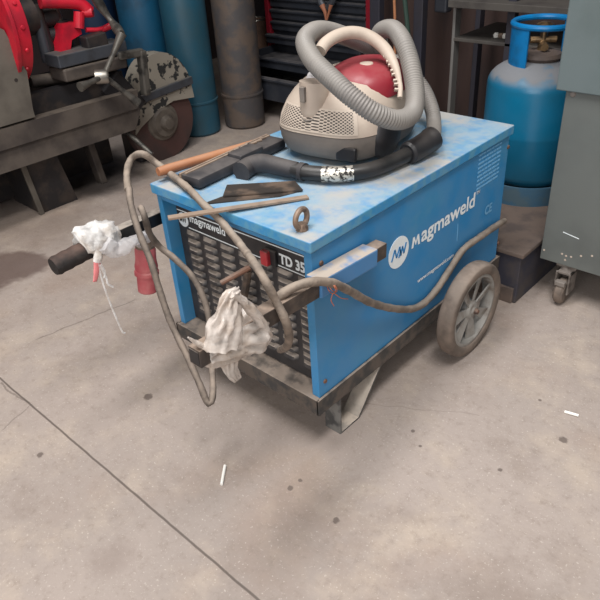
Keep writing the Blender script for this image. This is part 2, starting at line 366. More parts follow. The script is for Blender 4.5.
# front panel with louvres pressed into it
LZ0 = .398
bm = B(); box(bm, (-W+.012, REC, Z0+.004), (-.012, REC+.008, .49))
lx0, lz0, px_, pz_ = -.412, LZ0, .0575, .0205
for ci in range(7):
    for ri in range(11):
        cx = lx0+ci*px_+.018; cz = lz0-ri*pz_
        nseg = 6; pr = []
        for j in range(nseg+1):
            u = -1+2*j/nseg; x = cx+u*.0215; dep = .011*math.sqrt(max(0, 1-abs(u)**4))
            pr.append((x, dep))
        top = [bm.verts.new((x, REC-.0005, cz+.0075)) for x, d in pr]
        mid = [bm.verts.new((x, REC-.0005-d*.8, cz+.002)) for x, d in pr]
        low = [bm.verts.new((x, REC-.0005-d, cz-.005)) for x, d in pr]
        for j in range(nseg):
            bm.faces.new((top[j], top[j+1], mid[j+1], mid[j])); bm.faces.new((mid[j], mid[j+1], low[j+1], low[j]))
panel = obj('front_panel', bm, M['black_panel'], wm, True)
X, Zv = Vector((1, 0, 0)), Vector((0, 0, 1))
def fp(px, py): return hy(px, py, REC)
a, b = fp(177, 209), fp(306.7, 257.4); bm = B()
frame_box(bm, a, Vector((-.014, REC, b.z)), .0012, .0024, upv=Zv)
a2 = fp(189, 227.5); b2_ = fp(306.7, 277)
frame_box(bm, a2, Vector((-.014, REC, b2_.z)), .0012, .0024, upv=Zv)
obj('panel_stripes', bm, M['white'], panel)
ct = fp(183.5, 219.5)
bm = B(); rev(bm, [(0, .0012), (.0175, .0012), (.0175, 0)], (ct.x, REC, ct.z), (0, -1, 0), 28); dsk = obj('panel_emblem', bm, M['white'], panel)
bm = text_bm('MW', (ct.x, REC-.0012, ct.z-.006), X, Zv, .024, .012, bold=.02, center=True); obj('emblem_letters', bm, M['black_flat'], panel)
q0, q1 = fp(190.5, 221.5), fp(225.5, 236)
bm = text_bm('magmaweld', (q0.x, REC-.0004, q0.z), (q1.x-q0.x, 0, q1.z-q0.z), Zv, (q1-q0).length, .020, weight=.0009); obj('maker_lettering', bm, M['white'], panel)
q0 = fp(280, 263)
q1 = fp(305, 273)
bm = text_bm('TD 350', (q0.x, REC-.0004, q0.z), X, Zv, (q1-q0).length*1.2, .022, weight=.0022); obj('model_lettering', bm, M['white'], panel)
sw = fp(270, 255)
bm = B(); box(bm, (sw.x-.012, REC-.008, sw.z-.019), (sw.x+.022, REC, sw.z+.016), .002); swb = obj('switch_housing', bm, M['black_flat'], panel)
bm = B(); box(bm, (sw.x-.012, REC-.018, sw.z-.018), (sw.x+.008, REC-.004, sw.z+.015), .003); obj('rocker_switch', bm, M['switch'], panel)
# adjusting crank
cz_ = hy(248, 270, -.01)
bm = B(); tube(bm, [hy(243, 305, REC), hy(243, 305, -.004)], .011, 12); tube(bm, spline([cz_, hy(246, 285, -.008), hy(242, 307, -.004)], 4), .0085, 8)
crank = obj('crank_arm', bm, M['plate'], wm, True)
bm = B(); tube(bm, [hy(250, 267, -.008), hy(235, 275.5, -.035), hy(221, 283, -.06)], .0065, 10, rf=lambda t, i: .0065-.001*t); obj('crank_pin', bm, M['rust'], crank, True)
# side print
Yd = Vector((0, 1, 0))
bm = B(); cc = hx(398.5, 252.3, .0); rev(bm, [(0, .0012), (.037, .0012), (.037, 0)], (0, cc.y, cc.z), (1, 0, 0), 40); emb = obj('side_emblem', bm, M['white'], cabinet)
bm = B()
def zig(pts, w):
    for p, q in zip(pts, pts[1:]): frame_box(bm, (0.0016, cc.y+p[0], cc.z+p[1]), (0.0016, cc.y+q[0], cc.z+q[1]), w, .0012, upv=X)
zig([(-.027, -.012), (-.016, .013), (-.009, -.009), (.002, .013), (.007, -.010)], .0042)
zig([(-.001, -.013), (.006, .005)], .0042)
zig([(.006, -.011), (.012, .010), (.018, -.009), (.026, .014)], .0042)
obj('emblem_zigzag', bm, M['logo_blue'], emb)
bm = text_bm('agmaweld', (.0004, .3615, .359), Yd, Zv, .230, .037, weight=.0022)
Mp = [(0, 0), (.007, 0), (.010, .016), (.0145, .004), (.0165, .004), (.021, .016), (.024, 0), (.031, 0), (.0265, .0265), (.0205, .0265), (.0155, .012), (.0105, .0265), (.0045, .0265)]
f_ = bm.faces.new([bm.verts.new((.0005, .324+y_*1.08, .3585+z_)) for y_, z_ in Mp]); bmesh.ops.triangulate(bm, faces=[f_])
obj('side_lettering', bm, M['white'], cabinet)
bm = text_bm('TM', (.0004, .598, .387), Yd, Zv, .017, .009, bold=.01); obj('trademark_lettering', bm, M['white'], cabinet)
bm = text_bm('www.magmaweld.com', (.0004, .353, .2555), Yd, Zv, .157, .0105, weight=.0006); obj('website_lettering', bm, M['white'], cabinet)
bm = text_bm('CE', (.0004, .652, .31), Yd, Zv, .034, .024, weight=.002); obj('ce_mark', bm, M['faded'], cabinet)
bm = B()
for i in range(9):
    z = .485-i*.0108; yy = .598
    while yy < .70:
        w_ = random.uniform(.008, .03); w_ = min(w_, .705-yy)
        box(bm, (0, yy, z), (.0007, yy+w_, z+.0045)); yy += w_+.004
obj('instruction_print', bm, M['faded'], cabinet)
bm = B(); frame_box(bm, hx(458, 224, .0004), hx(457, 241, .0004), .0022, .0006, upv=X); obj('paint_scratch', bm, M['faded'], cabinet)
for (px2, py2) in ((321, 263), (325, 381), (508, 147), (498, 243)):
    p = hx(px2, py2, 0); bm = B(); rev(bm, [(0, .003), (.004, .003), (.0055, .001), (.0055, 0)], (0, p.y, p.z), (1, 0, 0), 12); obj('screw', bm, M['rust'], cabinet, True)
# eye bolt
bm = B(); torus(bm, (-.04, .022, .543), (1, .1, 0), .0175, .0055, 28, 10); rev(bm, [(0, .014), (.008, .014), (.012, .006), (.012, 0), (0, 0)], (-.04, .022, .52), (0, 0, 1), 16)
obj('lifting_eye', bm, M['ring'], wm, True)
# tray / chassis
bm = B()
box(bm, (-W-.006, -.012, .107), (.006, -.006, .148), .001); box(bm, (0.001, -.012, .107), (.007, L+.012, .148), .001); box(bm, (-W-.007, -.012, .107), (-W-.001, L+.012, .148), .001)
box(bm, (-W-.006, L+.006, .107), (.006, L+.012, .148), .001); box(bm, (-W, -.008, .141), (0, L+.008, .147))
obj('chassis_tray', bm, M['tray'], wm)
# front foot, folded strip
def foot(xa, xb):
    th = .005; prof = [(.058, .108), (.058, 0), (.126, 0), (.215, .108)]
    inner = [(.209, .108), (.123, th), (.058+th, th), (.058+th, .108)]
    bm = B(); prism(bm, [(xa, y, z) for y, z in prof+inner], (xb-xa, 0, 0)); return bm
obj('front_foot', foot(-.04, .004), M['foot'], wm); obj('front_foot', foot(-W-.004, -W+.04), M['foot'], wm)
# wheels
def wheel(xo, s):
    xc = xo-s*.021; Rw, yc = .126, .505; zc = Rw+.0005; h_ = .021
    prof = []
    for i in range(13):
        a_ = -PI/2+PI*i/12; prof.append((Rw-.012+.012*math.cos(a_)**.6 if abs(math.cos(a_)) > 1e-6 else Rw-.012, h_*math.sin(a_)))
    prof = [(.096, -.014), (.1, -.019), (.108, -.021)] + prof[1:-1] + [(.108, .021), (.1, .019), (.096, .014)]
    bm = B(); rev(bm, prof, (xc, yc, zc), (s, 0, 0), 56, True)
    tr = obj('trolley_wheel', bm, M['tire'], wm, True, angle=50)
    bm = B(); rev(bm, [(.098, -.015), (.098, .015), (.095, .0165), (.090, .016), (.088, .008), (.088, -.012), (.09, -.015)], (xc, yc, zc), (s, 0, 0), 56, True)
    rm = obj('wheel_rim', bm, M['rim'], tr, True)
    bm = B(); rev(bm, [(0, .016), (.008, .016), (.011, .012), (.02, .011), (.026, .004), (.026, -.012), (0, -.012)], (xc, yc, zc), (s, 0, 0), 28); obj('wheel_hub', bm, M['rim'], tr, True)
    bm = B(); rev(bm, [(0, .026), (.006, .025), (.008, .018), (.008, .01)], (xc, yc, zc), (s, 0, 0), 14); obj('axle_end', bm, M['rust'], tr, True)
    for i in range(7):
        a_ = 2*PI*i/7+.3; d = Vector((0, math.cos(a_), math.sin(a_))); n_ = Vector((0, -d.z, d.y)); c0 = Vector((xc, yc, zc)); bm = B()
        p = [c0+d*.018-n_*.007, c0+d*.018+n_*.007, c0+d*.091+n_*.0165, c0+d*.091-n_*.0165]
        sx_ = Vector((s, 0, 0)); prism(bm, [p[0]+sx_*.004, p[1]+sx_*.007, p[2]+sx_*.011, p[3]+sx_*.003], -sx_*.004); obj('spoke', bm, M['rim'], tr)
    return tr
wheel(.081, 1); wheel(-W-.081, -1)
bm = B(); tube(bm, [(-W-.07, .505, .1265), (.07, .505, .1265)], .009, 12); obj('axle', bm, M['rust'], wm, True)
# handles
bm = B(); frame_box(bm, (.0222, -.022, .4415), (.0222, .146, .432), .038, .038, .003)
obj('handle_sleeve', bm, M['sleeve'], wm)
bm = B(); frame_box(bm, (.0222, -.300, .452), (.0222, .182, .4305), .028, .032, .0015)
hb = obj('handle_bar', bm, M['bar'], wm)
bm = B(); frame_box(bm, (.0222, -.3008, .452), (.0222, -.2995, .452), .022, .026); obj('tube_opening', bm, M['black_flat'], hb)
bm = B(); frame_box(bm, (-.487, .16, .425), (-.487, -.16, .427), .026, .03, .002)
hb2 = obj('handle_bar', bm, M['blacktube'], wm); hb2['label'] = 'black painted handle bar'
bm = B(); g0, g1 = Vector((-.487, -.262, .419)), Vector((-.487, -.13, .427))
tube(bm, resample([g0, g0.lerp(g1, .03), g0.lerp(g1, .06), g1], .008), .02, 20, rf=lambda t, i: .0185 if i == 0 else .021+.0008*math.sin(i*2.1)); obj('foam_grip', bm, M['grip'], hb2, True)

# ------------------------------------------------------------------ film wraps, plug
def lumpy(path, rad, nseg, amp, fr, seed, sides=28, flat=1.0, pleat=0):
    p = resample(spline(path, 8), .004); bm = B(); n = len(p)
    tube(bm, p, 1, sides, rf=lambda t, i: rad(t), flat=flat)
    if pleat:
        bm.verts.ensure_lookup_table()
        for i in range(n):
            for k_ in range(sides):
                v = bm.verts[i*sides+k_]; th = 2*PI*k_/sides; tt = i/n
                v.co = p[i]+(v.co-p[i])*(1+pleat*abs(math.sin(4.5*th+3*tt+seed))-pleat*.5+pleat*.6*math.sin(9*th-5*tt+1.3*math.sin(6*tt)))
    for v in bm.verts:
        q = v.co*fr+Vector((seed, seed*2, 0)); d = noise.noise_vector(q)*amp+noise.noise_vector(q*2.7)*amp*.35
        rg = 1-2.6*abs(noise.noise(q*1.9+Vector((9, 1, 4))))
        v.co += d+noise.noise_vector(q*.7).normalized()*rg*amp*.32
    return bm
fw = thing('crumpled_plastic_wrap', 'crumpled clear plastic film knotted on the right square handle tube', 'plastic wrap', (.022, -.21, .41))
bm = lumpy([hx(205, 356, .022), hx(216, 350, .022), hx(228, 343, .022), hx(242, 335, .022), hx(254, 329, .022), hx(262, 325, .022)], lambda t: .019+.021*t**.8 if t < .85 else .035-.12*(t-.85), 1, .0035, 50, 3.1, 72, 1.0, .2)
obj('film_body', bm, M['plastic'], fw, True, angle=80)
bm = lumpy([hx(222, 345, .04), hx(225, 328, .042), hx(229, 310, .045), hx(231, 298, .045), hx(238, 291, .045)], lambda t: .034-.018*t-.006*t*t, 1, .004, 52, 5.3, 64, .7, .2)
obj('film_top', bm, M['plastic'], fw, True, angle=80)
bm = lumpy([hx(230, 294, .05), hx(241, 300, .05), hx(253, 312, .05), hx(263, 326, .048), hx(267, 336, .044), hx(262, 343, .04), hx(252, 340, .036)], lambda t: .0075+.004*math.sin(PI*t), 1, .002, 70, 1.3, 20, .7, .15)
obj('film_fold', bm, M['plastic'], fw, True, angle=80)
bm = lumpy([hx(228, 346, .035), hx(229, 358, .035), hx(232, 370, .037), hx(238, 381, .037)], lambda t: .020-.013*t, 1, .003, 40, 8.3, 48, .35, .2)
obj('film_tail', bm, M['plastic'], fw, True, angle=80)
bm = lumpy([hx(206, 348, .03), hx(198, 344, .03), hx(188, 338, .03)], lambda t: .010-.008*t, 1, .002, 40, 8.3, 24, .6, .2)
obj('film_corner', bm, M['plastic'], fw, True, angle=80)

lw = thing('white_plastic_wrap', 'white plastic film tied round the black foam handle grip with hanging strips', 'plastic wrap', (-.487, -.14, .40))
bm = lumpy([hx(80, 245, -.487), hx(90, 240, -.487), hx(102, 237, -.487), hx(114, 234, -.487)], lambda t: .031+.006*math.sin(PI*t), 1, .009, 38, 2.2)
obj('film_body', bm, M['plastic2'], lw, True, angle=80)
bm = lumpy([hx(104, 243, -.45), hx(112, 250, -.45), hx(122, 248, -.45), hx(134, 240, -.45), hx(141, 238, -.46)], lambda t: .018-.006*t, 1, .008, 40, 4.2)
obj('loose_film', bm, M['film_thin'], lw, True, angle=80)
bm = lumpy([hx(100, 240, -.455), hx(99, 252, -.455), hx(97, 262, -.455)], lambda t: .013-.004*t, 1, .003, 50, 7.2, 14, .5)
obj('hanging_strip', bm, M['plastic2'], lw, True, angle=80)
bm = lumpy([hx(97, 262, -.455), hx(96, 272, -.455), hx(95, 282, -.455)], lambda t: .0085-.003*t, 1, .002, 50, 9.2, 12, .4)
obj('pink_strip', bm, M['pink'], lw, True, angle=80)
bm = B()
tube(bm, spline([hx(98, 262, -.453), hx(101, 276, -.453), hx(107, 295, -.453), hx(115, 315, -.453), hx(122, 331, -.453), hx(125, 333, -.453)], 6), .0022, 6)
tube(bm, spline([hx(100, 265, -.452), hx(106, 277, -.452), hx(108, 284, -.452), hx(113, 287, -.452)], 5), .0025, 6)
tube(bm, spline([hx(101, 264, -.452), hx(105, 272, -.452), hx(104, 278, -.452)], 5), .002, 6)
obj('hanging_threads', bm, M['plastic2'], lw, True)

pl = thing('power_plug', 'faded red three phase plug hanging beside the left end of the welder', 'plug', hx(147, 292, -.50))
pc, pt_ = hx(148, 291, -.50), hx(145, 247, -.50); ax = (pt_-pc).normalized(); PL = (pt_-pc).length
bm = B(); rev(bm, [(0, 0), (.021, 0), (.0235, .003), (.0245, PL*.38), (.029, PL*.40), (.029, PL*.47), (.026, PL*.5), (.0275, PL*.58), (.0245, PL*.72), (.0245, PL*.95), (.022, PL), (0, PL)], pc, ax, 28)
obj('plug_body', bm, M['plug'], pl, True)
bm = B(); rev(bm, [(0, PL), (.0225, PL), (.0225, PL+.006), (.016, PL+.014), (.011, PL+.03), (0, PL+.03)], pc, ax, 24); obj('cable_gland', bm, M['strip'], pl, True)
bm = lumpy([hx(137, 243, -.49), hx(143, 236, -.48), hx(149, 238, -.48)], lambda t: .014, 1, .005, 45, 6.1, 16); obj('film_scrap', bm, M['film_thin'], pl, True, angle=80)

# ------------------------------------------------------------------ cables
def cable(name, pts, r, m, label, rr=None, n=10):
    p = resample(spline(pts, 8), .008); bm = B(); base = min(p, key=lambda q: q.z)
    tube(bm, p, r, 12, rf=(lambda t, i: r*(1+.05*math.sin(i*.9)+.03*math.sin(i*2.3))))
    return single(name, bm, m, label, 'cable', base, 'grey cables of the welding machine', True, 60)
zt = Z1+.0085
cable('welding_cable', [hy(142, 210, -.06), hy(128, 190, -.06), hy(127, 172, -.03), hy(132, 158, -.0), hy(143, 154, .01), hz(156, 163, .55), hz(173, 176, .534), hz(189, 189, .532), hy(203, 204, -.022), hy(213, 213, -.024), hy(226, 227, -.026), hy(243, 248, -.04), hx(260, 272, .0), hx(277, 303, .035), hx(286, 322, .052), hx(289, 336, .04), hx(287, 346, .01), hy(280, 350, .0)][1:], .0078, M['cable'], 'grey dusty cable arching over the top left corner and down the louvred front')
cable('welding_cable', [hy(129, 188, -.072), hy(131, 205, -.09), hy(139, 232, -.11), hy(151, 262, -.12), hy(161, 295, -.13), hy(172, 325, -.14), hy(187, 356, -.15), hy(200, 385, -.16), hy(207, 402, -.165), hy(211, 403, -.16), hy(213, 390, -.14), hy(212, 365, -.10), hy(211, 335, -.06), hy(206, 305, -.04), hy(194, 279, -.035), hy(175, 259, -.04), hy(160, 247, -.05), hy(150, 234, -.07), hy(144, 215, -.08), hy(141, 208, -.07)], .0072, M['cable_dark'], 'dark grey cable hanging in a long loop almost to the floor by the left handle')
cr = cable('welding_cable', [hx(262, 327, .012), hx(267, 316, .012), hx(276, 300, .018), hx(292, 288, .03), hx(312, 282, .045), hx(332, 283, .0515), hx(350, 291, .042), hx(372, 303, .03), hx(398, 309, .018), hx(418, 307, .012), hx(434, 293, .012), hx(449, 271, .012), hx(463, 250, .013), hx(480, 237, .013), hx(496, 226, .013), hx(504, 221, .0)], .0085, M['cable'], 'grey cable running along the blue lettered side above the right wheel')
bm = B(); p0 = hx(333, 290, .055)
for i in range(2): torus(bm, p0+Vector((-.002, i*.004-.002, .004)), (.1, 1, .2*i), .0105, .0009, 20, 6)
tube(bm, spline([hx(333, 293, .063), hx(331, 300, .063), hx(334, 306, .062)], 4), .0009, 6); tube(bm, spline([hx(334, 293, .063), hx(341, 298, .063), hx(348, 299, .06)], 4), .0009, 6)
obj('wire_tie', bm, M['copper'], cr, True)['label'] = 'twisted copper wire tie'

# ------------------------------------------------------------------ loose things on the lid
bm = B(); e0, e1 = hz(158, 172, .545), hz(262, 142, .534); tube(bm, resample([e0, e1], .02), .0105, 16, rf=lambda t, i: .0095 if i == 0 else .011)
single('wooden_handle', bm, M['wood'], 'orange brown round wooden handle lying behind the vacuum floor nozzle', 'tool handle', ((e0+e1)/2), smooth=True)
def flat_bar(bm, a, b, w, h): frame_box(bm, a, b, w, h, .0008)
bm = B(); flat_bar(bm, hz(168, 218, Z1+.012), hz(308, 197, Z1+.0035), .015, .005)
single('flat_steel_bar', bm, M['strip'], 'long brown flat bar lying on the lid and sticking out past its front left edge', 'steel bar', hz(240, 207, Z1+.001))
bm = B(); quad = [hz(227, 186, Z1+.012), hz(295, 182, Z1+.006), hz(303, 191, Z1+.003), hz(223, 197, Z1+.006)]
prism(bm, quad, (0, 0, .003)); q2 = [hz(223, 197, Z1+.003), hz(303, 191, Z1+.0005), hz(280, 197, Z1+.0005), hz(202, 205, Z1+.0005)]; prism(bm, q2, (0, 0, .0022))
single('angle_iron_offcut', bm, M['plate'], 'dark scuffed steel angle piece lying behind the long flat bar', 'steel offcut', hz(255, 193, Z1))

# ------------------------------------------------------------------ vacuum cleaner
VA = math.radians(9); VC = Vector((-.252, .428, Z1+.002))
uu = Vector((math.cos(VA), math.sin(VA), 0)); vv = Vector((-math.sin(VA), math.cos(VA), 0))
vac = thing('vacuum_cleaner', 'canister vacuum cleaner with beige shell, red cover and coiled grey hose', 'vacuum cleaner', VC)
prof = [(.006, .108, .130, .15), (.018, .126, .150, .165), (.045, .134, .160, .17), (.070, .135, .161, .17), (.095, .130, .155, .165), (.122, .118, .142, .155), (.145, .102, .122, .14), (.160, .086, .10, .12), (.168, .062, .07, .10)]
def dims(w):
    for a_, b_ in zip(prof, prof[1:]):
        if w <= b_[0]:
            t = max(0, (w-a_[0])/(b_[0]-a_[0])); return [a_[i]+(b_[i]-a_[i])*t for i in (1, 2, 3)]
    return prof[-1][1:]
def VS(th, w, off=0.):
    A, Bf, Bb = dims(w); e = .62
    cx, sy = math.cos(th), math.sin(th)
    x = (A+off)*abs(cx)**e*(1 if cx >= 0 else -1); bb = (Bb if sy > 0 else Bf)+off; y = bb*abs(sy)**e*(1 if sy >= 0 else -1)
    return VC+uu*x+vv*y+Vector((0, 0, w))
def vloft(w0, w1, steps, cap0=True, cap1=True, off=0., n=56, top=None):
    bm = B(); rings = []
    for j in range(steps+1):
        w = w0+(w1-w0)*j/steps; rings.append([bm.verts.new(VS(2*PI*i/n+.001, w, off)) for i in range(n)])
    for a_, b_ in zip(rings, rings[1:]):
        for i in range(n): bm.faces.new((a_[i], a_[(i+1) % n], b_[(i+1) % n], b_[i]))
    if cap0: bm.faces.new(rings[0][::-1])
    if cap1: bm.faces.new(rings[-1])
    return bm
base_o = obj('lower_body', vloft(.006, .068, 6), M['vac_grey'], vac, True)
shell = obj('upper_shell', vloft(.0695, .168, 12, off=.001), M['vac_beige'], vac, True, angle=50)
# red cover: dome on the rear-top
bm = B(); n = 40; rings = []
for j, (w, A, Bq) in enumerate(((.128, .092, .112), (.152, .088, .108), (.170, .078, .098), (.182, .058, .078), (.188, .028, .045))):
    rings.append([bm.verts.new(VC+uu*(.030+A*math.copysign(abs(math.cos(2*PI*i/n))**.75, math.cos(2*PI*i/n)))+vv*(.028+Bq*math.copysign(abs(math.sin(2*PI*i/n))**.75, math.sin(2*PI*i/n)))+Zv*w) for i in range(n)])
for a_, b_ in zip(rings, rings[1:]):
    for i in range(n): bm.faces.new((a_[i], a_[(i+1) % n], b_[(i+1) % n], b_[i]))
bm.faces.new(rings[-1]); cov = obj('red_cover', bm, M['vac_red'], vac, True, angle=60)
def vp(u, v, w): return VC+uu*u+vv*v+Zv*w
bm = B(); rev(bm, [(0, .006), (.014, .005), (.018, 0)], vp(.045, -.0, .184), (0, 0, 1), 24); obj('cover_button', bm, M['vac_beige'], cov, True)
bm = B(); rev(bm, [(0, .03), (.03, .026), (.04, .012), (.042, 0)], vp(-.035, -.055, .152), (-.1, -.2, 1), 28); obj('pale_cap', bm, M['vac_white'], vac, True)
# grille patch
def patch(th0, th1, w0, w1, off, m, name, par, nx=24, nz_=8):
    bm = B(); uvl = bm.loops.layers.uv.new('UVMap'); g = {}
    for i in range(nx+1):
        for j in range(nz_+1):
            g[i, j] = bm.verts.new(VS(th0+(th1-th0)*i/nx, w0+(w1-w0)*j/nz_, off))
    for i in range(nx):
        for j in range(nz_):
            f_ = bm.faces.new((g[i, j], g[i+1, j], g[i+1, j+1], g[i, j+1]))
            for lp, (a_, b_) in zip(f_.loops, ((i, j), (i+1, j), (i+1, j+1), (i, j+1))): lp[uvl].uv = (a_/nx, b_/nz_)
    r = bmesh.ops.extrude_face_region(bm, geom=bm.faces[:])
    ctr = VC+Zv*.1
    for g_ in r['geom']:
        if isinstance(g_, bmesh.types.BMVert): d = g_.co-ctr; d.z = 0; g_.co += d.normalized()*.0015
    return obj(name, bm, m, par, True, angle=40)
patch(-PI/2-.72, -PI/2+.66, .076, .124, .0015, M['grille'], 'exhaust_grille', vac)
# socket column above the grille
bm = B(); c0 = VS(-PI/2-.05, .112, -.02)
rev(bm, [(0, 0), (.026, 0), (.03, .01), (.033, .06), (.034, .072), (.028, .074), (.0, .074)], c0+Zv*-.01-vv*.002, (.0, .12, 1), 28); sock = obj('latch_column', bm, M['vac_beige'], vac, True)
d_ = -vv; s_ = c0+d_*.031+Zv*.042
bm = B(); frame_box(bm, s_-uu*.006-Zv*.016, s_-uu*.006+Zv*.016, .011, .012, .001, upv=uu); obj('latch_slot', bm, M['vac_grey'], sock)
bm = B(); tube(bm, spline([c0-uu*.022+d_*.022+Zv*-.008, c0+d_*.032+Zv*-.013, c0+uu*.022+d_*.022+Zv*-.008], 5), .0022, 8); obj('latch_rim', bm, M['vac_grey'], sock, True)
# recess + socket in the lower body
rc = VS(-PI/2+.42, .038, .0); bm = B(); frame_box(bm, rc-Zv*.02, rc+Zv*.012, .010, .05, .004, upv=uu); obj('parking_recess', bm, M['vac_black'], base_o)
for th, w_ in ((-PI/2-1.0, .05), (-PI/2+.95, .045)):
    q = VS(th, w_, .002); bm = B(); frame_box(bm, q-Zv*.012, q+Zv*.012, .008, .010, .002); obj('body_clip', bm, M['vac_beige'], base_o)
# rear wheel (right side)
for s in (1, -1):
    wc = vp(s*.113, -.05, .056); bm = B(); rev(bm, [(0, .026), (.02, .026), (.045, .023), (.053, .016), (.056, .004), (.056, -.01), (0, -.01)], wc, uu*s, 36); obj('rear_wheel', bm, M['vac_black'], vac, True)
bm = B(); rev(bm, [(0, 0), (.014, 0), (.017, .01), (.014, .02), (0, .02)], vp(0, .155, .0), (0, 0, 1), 20); obj('front_caster', bm, M['vac_black'], vac, True)
# black hose tube + nozzle
ztube = Z1+.021
tp = [hz(262, 163, ztube+.006), hz(285, 168, ztube+.002), hz(310, 173, ztube), hz(340, 174, ztube), hz(370, 170, ztube), hz(398, 159, ztube), hz(420, 147, ztube+.006)]
bm = B(); tube(bm, resample(spline(tp, 8), .01), .0165, 18); bt = obj('bent_tube', bm, M['hose_black'], vac, True)
bm = B(); pth = resample(spline([hz(407, 154, ztube+.003), hz(420, 147, ztube+.006), hz(433, 138, ztube+.014)], 8), .006); tube(bm, pth, .024, 22, rf=lambda t, i: .021 if i == 0 else .0255+.0015*(t > .8)); obj('hose_collar', bm, M['vac_black'], bt, True)
bm = B(); pth = resample(spline([hz(322, 174.3, ztube), hz(338, 174.3, ztube), hz(353, 173.2, ztube)], 6), .005); tube(bm, pth, .0171, 18, False); obj('silver_tape', bm, M['foil'], bt, True)
bm = B(); pth = resample(spline([hz(300, 171, ztube), hz(305, 172.2, ztube)], 4), .004); tube(bm, pth, .019, 18); obj('tube_ring', bm, M['nozzle'], bt, True)
# nozzle neck and head
bm = B(); tube(bm, spline([hz(241, 172, .538), hz(250, 166, .54), hz(262, 163, ztube+.006), hz(285, 168, ztube+.002), hz(297, 170.5, ztube)], 6), .019, 16, rf=lambda t, i: .022-.004*t); nk = obj('nozzle_neck', bm, M['nozzle'], vac, True)
bm = B(); frame_box(bm, hz(240, 161, .547)-Zv*.004, hz(240, 161, .547)+Zv*.0, .03, .03, .004); 
bm.free()
bm = B(); na, nb = hz(190, 182, .535), hz(277, 141, .535)
frame_box(bm, na, nb, .058, .024, .006); frame_box(bm, na.lerp(nb, .45), na.lerp(nb, .72), .045, .016, .006, off=(.008, .012)); hd = obj('floor_nozzle', bm, M['nozzle'], vac, True)
bm = B(); dlat = (nb-na).normalized().cross(Zv)
frame_box(bm, na-dlat*.03+Zv*.006, nb-dlat*.03+Zv*.006, .005, .014, .001); frame_box(bm, na.lerp(nb, .02)-dlat*.018+Zv*.0125, na.lerp(nb, .98)-dlat*.018+Zv*.0125, .006, .003); obj('nozzle_trim', bm, M['strip'], hd)
bm = B()
for i in range(7):
    q = na.lerp(nb, .5+.06*i)-dlat*(.02-.006*random.random())+Zv*.014; frame_box(bm, q, q+Vector((random.uniform(-.01, .01), .014, .001)), .006, .003)
obj('lint_on_nozzle', bm, M['strip'], hd)
# ribbed hose
def ribbed(path, r, name, par, pitch=.0064):
    p = resample(spline(path, 12), pitch/4); bm = B()
    tube(bm, p, r, 22, rf=lambda t, i: r*(1.0 if i % 4 in (0, 1) else .90)); return obj(name, bm, M['hose'], par, True, angle=80)
ribbed([dp(392, 62, 1.66), dp(372, 48, 1.60), dp(350, 38, 1.54), dp(328, 31, 1.47), dp(313, 32, 1.41), dp(305, 42, 1.37), dp(313, 60, 1.33), dp(332, 79, 1.30), dp(352, 97, 1.285), dp(375, 113, 1.29), dp(397, 120, 1.32), dp(412, 113, 1.36), dp(415, 92, 1.39), dp(410, 62, 1.41), dp(402, 40, 1.43), dp(392, 29, 1.48), dp(380, 33, 1.54), dp(380, 50, 1.60)], .0205, 'grey_hose', vac)
ribbed([dp(395, 60, 1.62), dp(410, 72, 1.61), dp(424, 90, 1.60), dp(432, 110, 1.575), dp(434, 125, 1.55), hz(433, 138, ztube+.014)], .0175, 'grey_hose_end', vac)
# curved beige handle with teeth underneath
hp = [dp(320, 51, 1.38), dp(326, 43, 1.39), dp(337, 36, 1.405), dp(352, 32.5, 1.42), dp(368, 36, 1.43), dp(383, 47, 1.43), dp(394, 64, 1.42), dp(400, 84, 1.41), dp(400, 98, 1.40)]
hpp = resample(spline(hp, 10), .005); bm = B(); tube(bm, hpp, .014, 16, rf=lambda t, i: .0135 if t < .62 else .0135-.008*min(1, (t-.62)/.25)); hnd = obj('curved_handle', bm, M['vac_beige'], vac, True)
bm = B(); N_ = len(hpp)
for t in (.66, .70, .74, .78, .82, .86, .90, .94):
    i = int(t*(N_-1)); p = hpp[i]; tn = (hpp[min(i+1, N_-1)]-hpp[i-1]).normalized(); inn = tn.cross(FW).normalized()
    if inn.dot(RT) > 0: inn = -inn
    frame_box(bm, p+inn*.002, p+inn*.013, .008, .0035, upv=tn)
obj('handle_teeth', bm, M['vac_beige'], hnd)
bm = B(); tube(bm, [p + (FW*.004) for p in hpp[int(.66*N_):]], .004, 8); obj('handle_slot', bm, M['vac_grey'], hnd, True)

# ------------------------------------------------------------------ gas bottle on its stand, right
bm = B(); box(bm, (-.42, .765, .152), (.070, 1.38, .166), .003)
st = thing('low_bench_stand', 'low brown topped box stand with dark front under the blue gas bottle', 'stand', (-.17, 1.05, 0))
obj('bench_top', bm, M['stand'], st)
bm = B(); box(bm, (-.41, .775, .0), (.060, 1.37, .152), .002); obj('bench_base', bm, M['stand_dark'], st)
bm = B(); box(bm, (-.405, .767, .0), (.052, .7755, .05), .002); obj('kick_board', bm, M['stand'], st)
LC = Vector((-.133, 1.170, .166))
lp = thing('gas_bottle', 'blue household gas bottle with collar standing on the low brown bench', 'gas bottle', LC)
bm = B(); rr = .146
prf = [(0, .045), (.09, .047), (.13, .06), (rr, .09), (rr, .20), (rr*1.006, .205), (rr*1.006, .215), (rr, .22), (rr, .342)]
for i in range(1, 9): a_ = PI/2*i/8; prf.append((rr*math.cos(a_)**.75 if i < 8 else 0, .342+.068*math.sin(a_)))
rev(bm, prf, LC, (0, 0, 1), 56); obj('bottle_body', bm, M['lpg'], lp, True, angle=50)
bm = B(); rev(bm, [(.136, 0), (.142, 0), (.147, .05), (.147, .062), (.141, .062), (.136, .01)], LC, (0, 0, 1), 48, True); obj('foot_ring', bm, M['lpg_base'], lp, True)
